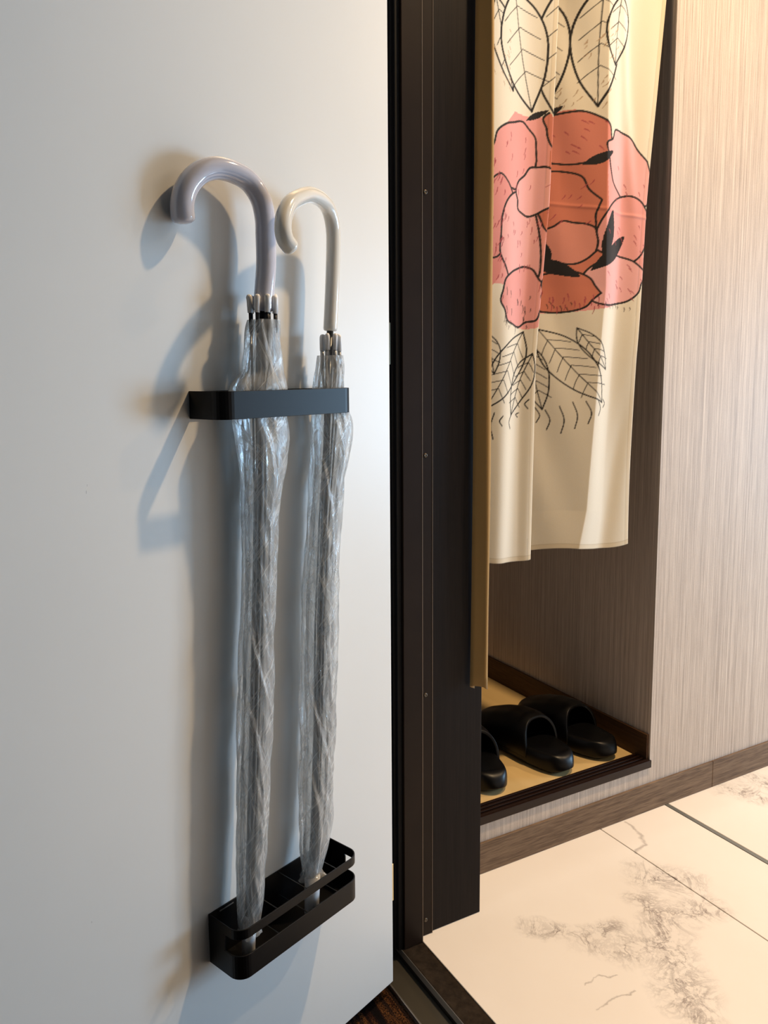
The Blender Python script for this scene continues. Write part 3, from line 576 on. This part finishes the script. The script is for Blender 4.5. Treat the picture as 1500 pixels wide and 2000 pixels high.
# ============================================================ noren curtain
PRINT = [('f',[(929,1377),(986,1375),(1057,1405),(1111,1403),(1146,1368),(1173,1334),(1215,1311),(1223,1246),(1235,1170),(1232,1107),(1192,1061),(1106,1043),(1006,1035),(980,1008),(930,1011),(905,1043),(902,1081),(862,1090),(861,1179),(866,1273),(891,1333)],(0.8,0.36,0.34)),('f',[(1008,1358),(1057,1402),(1106,1402),(1146,1363),(1141,1303),(1146,1220),(1142,1136),(1131,1078),(1093,1048),(1030,1047),(1002,1082),(998,1172),(1000,1270)],(0.62,0.2,0.13)),('f',[(867,1265),(897,1276),(903,1200),(895,1100),(864,1092)],(0.72,0.27,0.25)),('f',[(981,1301),(975,1279),(953,1266),(935,1248),(914,1250),(895,1253),(877,1261),(872,1280),(869,1299),(880,1318),(887,1339),(907,1353),(927,1359),(949,1364),(965,1353),(978,1340),(980,1321)],(0.8,0.36,0.34)),('i',[(981,1301),(975,1279),(953,1266),(935,1248),(914,1250),(895,1253),(877,1261),(872,1280),(869,1299),(880,1318),(887,1339),(907,1353),(927,1359),(949,1364),(965,1353),(978,1340),(980,1321),(981,1301)],1.75),('f',[(926,1200),(922,1176),(916,1151),(902,1142),(889,1129),(875,1129),(865,1146),(858,1164),(854,1185),(853,1210),(859,1234),(871,1249),(882,1263),(896,1269),(909,1261),(920,1248),(929,1228)],(0.74,0.3,0.28)),('i',[(926,1200),(922,1176),(916,1151),(902,1142),(889,1129),(875,1129),(865,1146),(858,1164),(854,1185),(853,1210),(859,1234),(871,1249),(882,1263),(896,1269),(909,1261),(920,1248),(929,1228),(926,1200)],1.5499999999999998),('f',[(987,1164),(988,1135),(985,1103),(971,1084),(953,1081),(936,1078),(919,1090),(907,1114),(895,1138),(897,1169),(899,1198),(908,1222),(922,1237),(939,1244),(958,1240),(975,1225),(983,1194)],(0.84,0.44,0.43)),('i',[(987,1164),(988,1135),(985,1103),(971,1084),(953,1081),(936,1078),(919,1090),(907,1114),(895,1138),(897,1169),(899,1198),(908,1222),(922,1237),(939,1244),(958,1240),(975,1225),(983,1194),(987,1164)],1.75),('f',[(997,1060),(988,1041),(979,1022),(961,1018),(945,1009),(928,1014),(912,1020),(906,1038),(897,1054),(902,1073),(908,1092),(923,1104),(939,1111),(957,1116),(974,1112),(984,1095),(996,1081)],(0.8,0.36,0.34)),('i',[(997,1060),(988,1041),(979,1022),(961,1018),(945,1009),(928,1014),(912,1020),(906,1038),(897,1054),(902,1073),(908,1092),(923,1104),(939,1111),(957,1116),(974,1112),(984,1095),(996,1081),(997,1060)],1.75),('f',[(1151,1345),(1137,1328),(1112,1316),(1083,1311),(1056,1313),(1028,1316),(1007,1326),(999,1342),(997,1357),(992,1375),(1013,1389),(1040,1396),(1067,1402),(1098,1405),(1125,1395),(1144,1381),(1148,1363)],(0.66,0.23,0.17)),('i',[(1151,1345),(1137,1328),(1112,1316),(1083,1311),(1056,1313),(1028,1316),(1007,1326),(999,1342),(997,1357),(992,1375),(1013,1389),(1040,1396),(1067,1402),(1098,1405),(1125,1395),(1144,1381),(1148,1363),(1151,1345)],1.75),('f',[(1241,1326),(1250,1302),(1253,1280),(1249,1262),(1241,1244),(1220,1244),(1198,1248),(1178,1264),(1158,1281),(1149,1304),(1144,1325),(1138,1349),(1153,1358),(1161,1375),(1182,1374),(1205,1365),(1222,1344)],(0.84,0.44,0.43)),('i',[(1241,1326),(1250,1302),(1253,1280),(1249,1262),(1241,1244),(1220,1244),(1198,1248),(1178,1264),(1158,1281),(1149,1304),(1144,1325),(1138,1349),(1153,1358),(1161,1375),(1182,1374),(1205,1365),(1222,1344),(1241,1326)],1.75),('f',[(1245,1189),(1237,1162),(1219,1141),(1195,1133),(1174,1127),(1151,1125),(1141,1146),(1124,1160),(1123,1184),(1132,1209),(1146,1231),(1164,1247),(1185,1257),(1206,1260),(1226,1253),(1240,1237),(1251,1216)],(0.8,0.36,0.34)),('i',[(1245,1189),(1237,1162),(1219,1141),(1195,1133),(1174,1127),(1151,1125),(1141,1146),(1124,1160),(1123,1184),(1132,1209),(1146,1231),(1164,1247),(1185,1257),(1206,1260),(1226,1253),(1240,1237),(1251,1216),(1245,1189)],1.75),('f',[(1228,1129),(1243,1115),(1232,1097),(1225,1079),(1204,1063),(1176,1057),(1150,1054),(1127,1058),(1111,1068),(1097,1080),(1098,1096),(1105,1112),(1120,1127),(1141,1138),(1165,1149),(1191,1146),(1212,1140)],(0.84,0.44,0.43)),('i',[(1228,1129),(1243,1115),(1232,1097),(1225,1079),(1204,1063),(1176,1057),(1150,1054),(1127,1058),(1111,1068),(1097,1080),(1098,1096),(1105,1112),(1120,1127),(1141,1138),(1165,1149),(1191,1146),(1212,1140),(1228,1129)],1.75),('f',[(1135,1076),(1121,1064),(1109,1051),(1087,1043),(1059,1040),(1032,1042),(1008,1049),(990,1061),(992,1075),(989,1088),(999,1100),(1020,1107),(1042,1112),(1068,1118),(1096,1114),(1116,1104),(1125,1090)],(0.62,0.2,0.13)),('i',[(1135,1076),(1121,1064),(1109,1051),(1087,1043),(1059,1040),(1032,1042),(1008,1049),(990,1061),(992,1075),(989,1088),(999,1100),(1020,1107),(1042,1112),(1068,1118),(1096,1114),(1116,1104),(1125,1090),(1135,1076)],1.75),('f',[(1132,1247),(1123,1221),(1122,1195),(1096,1181),(1075,1167),(1047,1168),(1020,1169),(996,1182),(986,1205),(974,1228),(980,1253),(999,1271),(1017,1288),(1043,1298),(1072,1298),(1099,1289),(1111,1266)],(0.62,0.2,0.13)),('i',[(1132,1247),(1123,1221),(1122,1195),(1096,1181),(1075,1167),(1047,1168),(1020,1169),(996,1182),(986,1205),(974,1228),(980,1253),(999,1271),(1017,1288),(1043,1298),(1072,1298),(1099,1289),(1111,1266),(1132,1247)],1.75),('f',[(1014,1243),(1009,1225),(993,1216),(979,1208),(964,1204),(952,1208),(940,1215),(939,1230),(934,1245),(941,1262),(956,1274),(968,1288),(983,1290),(997,1291),(1009,1286),(1017,1275),(1019,1260)],(0.84,0.44,0.43)),('i',[(1014,1243),(1009,1225),(993,1216),(979,1208),(964,1204),(952,1208),(940,1215),(939,1230),(934,1245),(941,1262),(956,1274),(968,1288),(983,1290),(997,1291),(1009,1286),(1017,1275),(1019,1260),(1014,1243)],1.75),('f',[(1125,1153),(1111,1140),(1093,1131),(1074,1130),(1057,1133),(1037,1135),(1029,1148),(1030,1162),(1025,1177),(1035,1191),(1053,1199),(1069,1209),(1088,1206),(1106,1204),(1122,1197),(1126,1183),(1128,1169)],(0.7,0.28,0.22)),('i',[(1125,1153),(1111,1140),(1093,1131),(1074,1130),(1057,1133),(1037,1135),(1029,1148),(1030,1162),(1025,1177),(1035,1191),(1053,1199),(1069,1209),(1088,1206),(1106,1204),(1122,1197),(1126,1183),(1128,1169),(1125,1153)],1.75),('f',[(1004,1137),(1028,1122),(1055,1111),(1099,1107),(1070,1132),(1039,1140)],(0.012,0.01,0.012)),('f',[(1116,1117),(1152,1130),(1179,1148),(1196,1185),(1156,1164),(1132,1142)],(0.012,0.01,0.012)),('f',[(1137,1133),(1156,1162),(1166,1191),(1159,1231),(1140,1194),(1134,1163)],(0.012,0.01,0.012)),('f',[(1007,1288),(1024,1295),(1037,1305),(1045,1323),(1023,1314),(1012,1302)],(0.012,0.01,0.012)),('f',[(1097,1309),(1120,1310),(1138,1317),(1155,1336),(1129,1331),(1111,1322)],(0.012,0.01,0.012)),('f',[(1045,1125),(1051,1144),(1047,1161),(1029,1182),(1028,1159),(1034,1141)],(0.012,0.01,0.012)),('f',[(958,1367),(973,1370),(986,1375),(1000,1387),(981,1384),(968,1377)],(0.012,0.01,0.012)),('f',[(1028,1393),(1043,1395),(1055,1401),(1066,1414),(1047,1410),(1036,1403)],(0.012,0.01,0.012)),('f',[(1126,1630),(1092,1582),(1077,1526),(1089,1464),(1121,1413),(1152,1472),(1170,1540),(1159,1593)],(0.83,0.78,0.67)),('i',[(1126,1630),(1092,1582),(1077,1526),(1089,1464),(1121,1413)],2.0),('i',[(1121,1413),(1152,1472),(1170,1540),(1159,1593),(1126,1630)],2.0),('i',[(1126,1630),(1120,1522),(1121,1413)],0.9),('i',[(1125,1598),(1107,1582),(1091,1567)],0.7),('i',[(1125,1598),(1143,1588),(1159,1578)],0.7),('i',[(1124,1560),(1106,1544),(1090,1529)],0.7),('i',[(1124,1560),(1142,1550),(1158,1540)],0.7),('i',[(1123,1522),(1105,1507),(1089,1491)],0.7),('i',[(1123,1522),(1141,1512),(1158,1501)],0.7),('i',[(1123,1484),(1104,1469),(1088,1454)],0.7),('i',[(1123,1484),(1141,1474),(1157,1463)],0.7),('f',[(1167,1612),(1143,1585),(1131,1553),(1136,1517),(1154,1488),(1177,1521),(1191,1560),(1187,1590)],(0.83,0.78,0.67)),('i',[(1167,1612),(1143,1585),(1131,1553),(1136,1517),(1154,1488)],1.8),('i',[(1154,1488),(1177,1521),(1191,1560),(1187,1590),(1167,1612)],1.8),('i',[(1167,1612),(1158,1550),(1154,1488)],0.9),('i',[(1165,1594),(1153,1585),(1142,1576)],0.7),('i',[(1165,1594),(1176,1588),(1186,1582)],0.7),('i',[(1162,1565),(1150,1556),(1139,1547)],0.7),('i',[(1162,1565),(1173,1559),(1183,1552)],0.7),('i',[(1159,1536),(1147,1527),(1136,1518)],0.7),('i',[(1159,1536),(1170,1530),(1180,1523)],0.7),('f',[(880,1554),(871,1520),(874,1482),(895,1441),(924,1410),(929,1452),(924,1498),(907,1532)],(0.83,0.78,0.67)),('i',[(880,1554),(871,1520),(874,1482),(895,1441),(924,1410)],1.7),('i',[(924,1410),(929,1452),(924,1498),(907,1532),(880,1554)],1.7),('i',[(880,1554),(900,1482),(924,1410)],0.9),('i',[(887,1533),(880,1521),(874,1510)],0.7),('i',[(887,1533),(899,1528),(910,1522)],0.7),('i',[(897,1500),(890,1488),(884,1476)],0.7),('i',[(897,1500),(909,1494),(920,1489)],0.7),('i',[(907,1466),(900,1454),(894,1443)],0.7),('i',[(907,1466),(919,1460),(931,1454)],0.7),('f',[(1036,1611),(996,1560),(975,1500),(984,1431),(1014,1375),(1052,1438),(1076,1511),(1070,1569)],(0.83,0.78,0.67)),('i',[(1036,1611),(996,1560),(975,1500),(984,1431),(1014,1375)],2.0),('i',[(1014,1375),(1052,1438),(1076,1511),(1070,1569),(1036,1611)],2.0),('i',[(1036,1611),(1021,1493),(1014,1375)],0.9),('i',[(1033,1576),(1012,1559),(994,1543)],0.7),('i',[(1033,1576),(1051,1565),(1068,1553)],0.7),('i',[(1029,1535),(1008,1519),(990,1503)],0.7),('i',[(1029,1535),(1048,1523),(1064,1511)],0.7),('i',[(1025,1494),(1004,1478),(986,1462)],0.7),('i',[(1025,1494),(1044,1482),(1060,1469)],0.7),('i',[(1021,1452),(1001,1436),(982,1421)],0.7),('i',[(1021,1452),(1040,1440),(1057,1427)],0.7),('f',[(927,1580),(899,1531),(894,1479),(922,1425),(970,1384),(993,1443),(997,1508),(974,1553)],(0.83,0.78,0.67)),('i',[(927,1580),(899,1531),(894,1479),(922,1425),(970,1384)],2.0),('i',[(970,1384),(993,1443),(997,1508),(974,1553),(927,1580)],2.0),('i',[(927,1580),(944,1483),(970,1384)],0.9),('i',[(934,1551),(916,1534),(901,1517)],0.7),('i',[(934,1551),(956,1546),(977,1540)],0.7),('i',[(941,1518),(923,1500),(908,1484)],0.7),('i',[(941,1518),(964,1512),(985,1505)],0.7),('i',[(948,1484),(931,1466),(915,1450)],0.7),('i',[(948,1484),(971,1478),(992,1471)],0.7),('i',[(956,1449),(938,1432),(922,1415)],0.7),('i',[(956,1449),(979,1443),(1000,1436)],0.7),('i',[(957,1001),(917,981),(887,951),(871,906),(871,863)],1.3),('i',[(871,863),(911,889),(948,927),(962,964),(957,1001)],1.3),('i',[(957,1001),(911,932),(871,863)],0.9),('i',[(944,980),(926,976),(911,972)],0.7),('i',[(944,980),(950,967),(956,954)],0.7),('i',[(934,964),(917,960),(901,956)],0.7),('i',[(934,964),(940,951),(946,938)],0.7),('i',[(924,948),(907,944),(891,940)],0.7),('i',[(924,948),(930,935),(936,922)],0.7),('i',[(914,931),(897,928),(881,924)],0.7),('i',[(914,931),(920,918),(926,906)],0.7),('i',[(904,915),(887,912),(871,908)],0.7),('i',[(904,915),(910,902),(916,890)],0.7),('i',[(894,900),(877,896),(862,892)],0.7),('i',[(894,900),(900,886),(906,874)],0.7),('i',[(972,962),(948,944),(931,917),(924,882),(926,851)],1.2),('i',[(926,851),(950,875),(971,907),(977,936),(972,962)],1.2),('i',[(972,962),(947,907),(926,851)],0.9),('i',[(965,946),(954,941),(945,936)],0.7),('i',[(965,946),(970,937),(974,928)],0.7),('i',[(958,930),(948,925),(938,920)],0.7),('i',[(958,930),(963,921),(968,913)],0.7),('i',[(952,914),(942,910),(932,905)],0.7),('i',[(952,914),(957,905),(961,897)],0.7),('i',[(946,899),(935,894),(926,889)],0.7),('i',[(946,899),(951,890),(955,881)],0.7),('i',[(939,883),(929,878),(920,874)],0.7),('i',[(939,883),(944,874),(949,865)],0.7),('i',[(876,996),(867,981),(864,963),(872,943),(886,926)],1.1),('i',[(886,926),(894,945),(897,966),(890,983),(876,996)],1.1),('i',[(876,996),(880,961),(886,926)],0.9),('i',[(878,986),(872,981),(867,976)],0.7),('i',[(878,986),(885,982),(891,978)],0.7),('i',[(880,969),(874,965),(869,960)],0.7),('i',[(880,969),(887,966),(893,962)],0.7),('i',[(882,953),(877,948),(872,944)],0.7),('i',[(882,953),(889,949),(896,946)],0.7),('i',[(1026,1009),(1024,970),(1043,931),(1089,894),(1146,869)],1.3),('i',[(1146,869),(1139,916),(1114,964),(1075,995),(1026,1009)],1.3),('i',[(1026,1009),(1082,940),(1146,869)],0.9),('i',[(1044,989),(1037,975),(1032,961)],0.7),('i',[(1044,989),(1064,988),(1084,985)],0.7),('i',[(1057,973),(1051,959),(1045,945)],0.7),('i',[(1057,973),(1078,972),(1098,969)],0.7),('i',[(1071,957),(1064,942),(1059,928)],0.7),('i',[(1071,957),(1092,955),(1112,953)],0.7),('i',[(1085,941),(1078,926),(1073,912)],0.7),('i',[(1085,941),(1106,939),(1126,936)],0.7),('i',[(1099,924),(1092,910),(1087,895)],0.7),('i',[(1099,924),(1120,922),(1141,920)],0.7),('i',[(1113,908),(1106,893),(1101,879)],0.7),('i',[(1113,908),(1135,906),(1155,903)],0.7),('i',[(1010,983),(998,956),(997,924),(1012,887),(1035,857)],1.2),('i',[(1035,857),(1044,890),(1044,929),(1032,960),(1010,983)],1.2),('i',[(1010,983),(1020,920),(1035,857)],0.9),('i',[(1013,964),(1006,956),(999,948)],0.7),('i',[(1013,964),(1024,958),(1034,951)],0.7),('i',[(1017,947),(1009,938),(1003,930)],0.7),('i',[(1017,947),(1028,940),(1038,933)],0.7),('i',[(1021,929),(1013,921),(1006,912)],0.7),('i',[(1021,929),(1031,923),(1041,916)],0.7),('i',[(1024,912),(1016,903),(1010,895)],0.7),('i',[(1024,912),(1035,905),(1045,898)],0.7),('i',[(1028,894),(1020,885),(1013,877)],0.7),('i',[(1028,894),(1039,887),(1049,880)],0.7),('i',[(1094,1011),(1094,990),(1104,969),(1127,947),(1155,932)],1.1),('i',[(1155,932),(1150,956),(1137,982),(1118,1000),(1094,1011)],1.1),('i',[(1094,1011),(1123,971),(1155,932)],0.9),('i',[(1103,999),(1100,992),(1098,985)],0.7),('i',[(1103,999),(1113,997),(1123,995)],0.7),('i',[(1114,985),(1111,978),(1109,971)],0.7),('i',[(1114,985),(1124,983),(1133,981)],0.7),('i',[(1124,972),(1121,964),(1119,957)],0.7),('i',[(1124,972),(1134,970),(1144,967)],0.7),('i',[(1135,958),(1132,951),(1130,943)],0.7),('i',[(1135,958),(1145,956),(1155,953)],0.7),('i',[(869,863),(863,831),(867,798)],1.0),('i',[(887,857),(881,834),(885,810)],1.0),('i',[(903,851),(896,842),(901,833)],1.0),('i',[(926,851),(920,839),(924,827)],1.0),('i',[(948,855),(941,852),(945,847)],1.0),('i',[(966,879),(959,871),(964,862)],1.0),('i',[(1005,876),(1013,862),(1007,848)],1.0),('i',[(1023,861),(1031,846),(1025,832)],1.0),('i',[(1040,856),(1048,837),(1043,818)],1.0),('i',[(1063,863),(1071,837),(1066,811)],1.0),('i',[(1086,871),(1094,845),(1089,820)],1.0),('i',[(1109,872),(1118,850),(1112,829)],1.0),('i',[(1133,873),(1141,858),(1135,844)],1.0),('i',[(1149,875),(1157,867),(1151,859)],1.0)]
HATCH = [(864,905,1096,1298,34,14,-1.92,(0.38,0.06,0.08),0.9),(902,994,1045,1344,40,12,-1.75,(0.38,0.06,0.08),0.7),(1009,1134,1330,1389,22,12,-0.7,(0.38,0.06,0.08),0.9),(1006,1126,1200,1297,18,14,-2.44,(0.38,0.06,0.08),0.8),(1147,1240,1063,1331,30,10,-1.05,(0.38,0.06,0.08),0.7),(1005,1145,1050,1082,30,12,-1.66,(0.38,0.06,0.08),0.9),(1101,1173,1500,1556,22,10,-2.18,(0.45,0.3,0.18),0.7),(1043,1144,1413,1468,18,12,-2.27,(0.4,0.27,0.16),0.8),(877,917,1405,1513,16,10,-1.05,(0.45,0.3,0.18),0.6),(906,971,1008,1078,22,11,-1.66,(0.05,0.02,0.02),0.7),(1030,1213,1048,1060,16,9,-1.4,(0.05,0.02,0.02),0.8)]
def raster(Yv, Zv):
    """colour of the printed cloth at (y, z) in mm"""
    C = np.empty((len(Yv), 3)); C[:] = (0.80, 0.735, 0.61)
    PT = np.stack([Yv, Zv], 1)
    def inside(poly, closed=True):
        P = catmull(list(poly)+[poly[0]], 6) if closed else np.array(poly, float)
        bb = (PT[:, 0] > P[:, 0].min()) & (PT[:, 0] < P[:, 0].max()) & (PT[:, 1] > P[:, 1].min()) & (PT[:, 1] < P[:, 1].max())
        idx = np.nonzero(bb)[0]; q = PT[idx]; c = np.zeros(len(idx), bool)
        for (xa, ya), (xb, yb) in zip(P[:-1], P[1:]):
            if ya == yb: continue
            h = ((ya > q[:, 1]) != (yb > q[:, 1])) & (q[:, 0] < (xb-xa)*(q[:, 1]-ya)/(yb-ya)+xa)
            c ^= h
        return idx[c]
    def stroke(P, w, col):
        P = np.array(P, float)
        for k, (a, b) in enumerate(zip(P[:-1], P[1:])):
            wk = w if np.isscalar(w) else w[min(k, len(w)-1)]
            bb = (PT[:, 0] > min(a[0], b[0])-wk-1) & (PT[:, 0] < max(a[0], b[0])+wk+1) & (PT[:, 1] > min(a[1], b[1])-wk-1) & (PT[:, 1] < max(a[1], b[1])+wk+1)
            idx = np.nonzero(bb)[0]
            if not len(idx): continue
            q = PT[idx]-a; d = b-a; L2 = max((d**2).sum(), 1e-6); t_ = np.clip((q@d)/L2, 0, 1)
            dist = np.sqrt(((q-t_[:, None]*d)**2).sum(1)); al = np.clip((wk-dist)/0.8+0.5, 0, 1)[:, None]
            C[idx] = C[idx]*(1-al)+np.array(col)*al
    for kind, pts, k_ in PRINT:
        if kind == 'f': C[inside(pts)] = k_
        else: stroke(catmull(pts, 6), k_, (0.012, 0.010, 0.010))
    rr = np.random.default_rng(5)
    for (y0, y1, z0, z1, n, ln, ang, col, wd) in HATCH:
        for _ in range(n):
            y, z = rr.uniform(y0, y1), rr.uniform(z0, z1); a = ang+rr.uniform(-.25, .25); l_ = ln*rr.uniform(.5, 1.2)
            stroke([(y, z), (y+l_*.5*math.cos(a)+1, z+l_*.5*math.sin(a)), (y+l_*math.cos(a), z+l_*math.sin(a))], [wd, wd*.6], col)
    return C
def smooth(e0, e1, x):
    t_ = np.clip((x-e0)/(e1-e0), 0, 1); return t_*t_*(3-2*t_)
SPL = ([0.580, 0.953, 1.225, 1.572, 2.0], [0.9735, 0.979, 1.003, 1.017, 1.035])
RGT = ([0.580, 0.953, 1.247, 1.624, 2.0], [1.222, 1.226, 1.242, 1.276, 1.30])
FLD = ([0.580, 0.658, 1.088, 1.508, 2.0], [1.090, 1.108, 1.143, 1.135, 1.13])
def panel(left):
    Z = np.concatenate([np.arange(0.583, 1.66, 0.0015), np.linspace(1.66, 2.02, 20)])
    spl = np.interp(Z, *SPL); rg = np.interp(Z, *RGT); fd = np.interp(Z, *FLD)
    y0, y1 = (np.full_like(Z, 0.712), spl) if left else (spl-0.012, rg)
    nu = int((y1-y0).max()/0.0015); U = np.linspace(0, 1, nu)
    Y = y0[:, None]+(y1-y0)[:, None]*U[None]; ZZ = np.repeat(Z[:, None], nu, 1)
    if left:
        d = spl[:, None]-Y
        X = -1.160+0.006*np.sin(Y*42+ZZ*1.5)+0.004*np.sin(Y*95-ZZ*3)*smooth(1.4, .6, ZZ)+0.010*smooth(0.03, 0.0, d)*smooth(1.7, 1.0, ZZ)
        ZZ2 = ZZ+0.004*np.sin(Y*25)*smooth(0.8, 0.59, ZZ) + 0.02*(0.9-Y)*0.2*smooth(.9, .59, ZZ)
        Yp = Y
    else:
        a = np.clip((Y-(spl-0.012)[:, None])/(fd-spl+0.012)[:, None], 0, 1); b = np.clip((Y-fd[:, None])/(rg-fd)[:, None], 0, 1)
        X = -1.232+0.082*a**1.08-0.012*smooth(0, .5, b)+0.014*smooth(.45, 1, b)
        X += 0.004*np.sin(ZZ*9+Y*14)*b*smooth(1.6, .7, ZZ) + 0.0022*np.sin(Y*60+ZZ*22)*(1-np.abs(2*a-1))
        # creases radiating on the right half
        X += 0.0035*np.exp(-((Y-1.19-0.10*(1.45-ZZ))/0.012)**2)*smooth(1.1, 1.35, ZZ) - 0.003*np.exp(-((Y-1.215+0.16*(0.9-ZZ))/0.016)**2)*smooth(1.0, .75, ZZ)
        X += 0.0009*np.exp(-((ZZ-1.235+0.1*(Y-1.1))/0.003)**2)
        ZZ2 = ZZ+0.005*np.sin(Y*30+1)*smooth(0.8, 0.59, ZZ)
    V = np.stack([X, Y, ZZ2], -1).reshape(-1, 3)
    n1 = len(Z); i = np.arange(n1-1)[:, None]; j = np.arange(nu-1)[None]
    F = np.stack([i*nu+j, i*nu+j+1, (i+1)*nu+j+1, (i+1)*nu+j], -1).reshape(-1, 4)
    C = raster(Y.reshape(-1)*1000, ZZ.reshape(-1)*1000)
    # turned hems are a little darker, with a stitch line
    dl = ((Y-y0[:, None])*1000).reshape(-1); dr = ((y1[:, None]-Y)*1000).reshape(-1); db = ((ZZ-0.583)*1000).reshape(-1)
    for dd, wdt in ((dr, 9.0), (db, 9.0)) + (() if left else ((dl, 9.0),)):
        C[dd < wdt] *= np.array((0.93, 0.88, 0.80)); C[(np.abs(dd-wdt) < 0.8)] *= 0.86
    me = bpy.data.meshes.new('curtain_panel')
    me.vertices.add(len(V)); me.vertices.foreach_set('co', (V-np.array(NR.location)).astype(np.float32).reshape(-1))
    me.loops.add(F.size); me.loops.foreach_set('vertex_index', F.reshape(-1).astype(np.int32))
    me.polygons.add(len(F)); me.polygons.foreach_set('loop_start', np.arange(0, F.size, 4, dtype=np.int32))
    me.polygons.foreach_set('use_smooth', np.ones(len(F), bool)); me.update(calc_edges=True)
    ca = me.color_attributes.new(name='print', type='FLOAT_COLOR', domain='POINT')
    ca.data.foreach_set('color', np.concatenate([C, np.ones((len(C), 1))], 1).astype(np.float32).reshape(-1))
    o = link('curtain_panel', me, M_cloth, NR)
    s_ = o.modifiers.new('thick', 'SOLIDIFY'); s_.thickness = 0.0007; s_.offset = -1; s_.use_rim = True
    return o
NR = empty('doorway_curtain', (-1.165, 1.0, 2.02), 'cream split curtain with pink and black print, hanging in the shoe niche opening', 'curtain')
panel(True); panel(False)
MB().tube([(-1.17, 0.681, 2.02), (-1.17, YN1-0.001, 2.02)], 0.008, 14).build('rod', M_rib_grey, NR, smooth=True)
# narrow cloth strip hanging in front of the laminate panel
st_ = MB(); zs = list(np.linspace(0.412, 1.75, 60)); prof = [(-1.0405, 0.7640), (-1.0412, 0.7580), (-1.0395, 0.7560), (-1.0340, 0.7600), (-1.0280, 0.7650), (-1.0225, 0.7690), (-1.0205, 0.7710), (-1.0200, 0.7760)]
vs = []
for z_ in zs:
    k = max(0.0, (0.52-z_)/0.11); w_ = 0.0012*math.sin(z_*11)
    for a, (x_, y_) in enumerate(prof):
        f = a/(len(prof)-1)
        vs.append((x_+w_*f+k*k*0.0045*(1-f)**1.5, y_-k*k*0.004*(1-f)+0.001*math.sin(z_*7+a), z_+(0.006*math.sin(f*3.14)*k if z_ < 0.42 else 0)))
n = len(prof)
st_.add(vs, [(i*n+j, i*n+j+1, (i+1)*n+j+1, (i+1)*n+j) for i in range(len(zs)-1) for j in range(n-1)])
so = st_.build('cloth_strip', M_tan, smooth=True)
sm_ = so.modifiers.new('thick', 'SOLIDIFY'); sm_.thickness = 0.0012; sm_.offset = 0
tag(so, 'narrow mustard-brown cloth strip hanging left of the printed curtain', 'curtain')
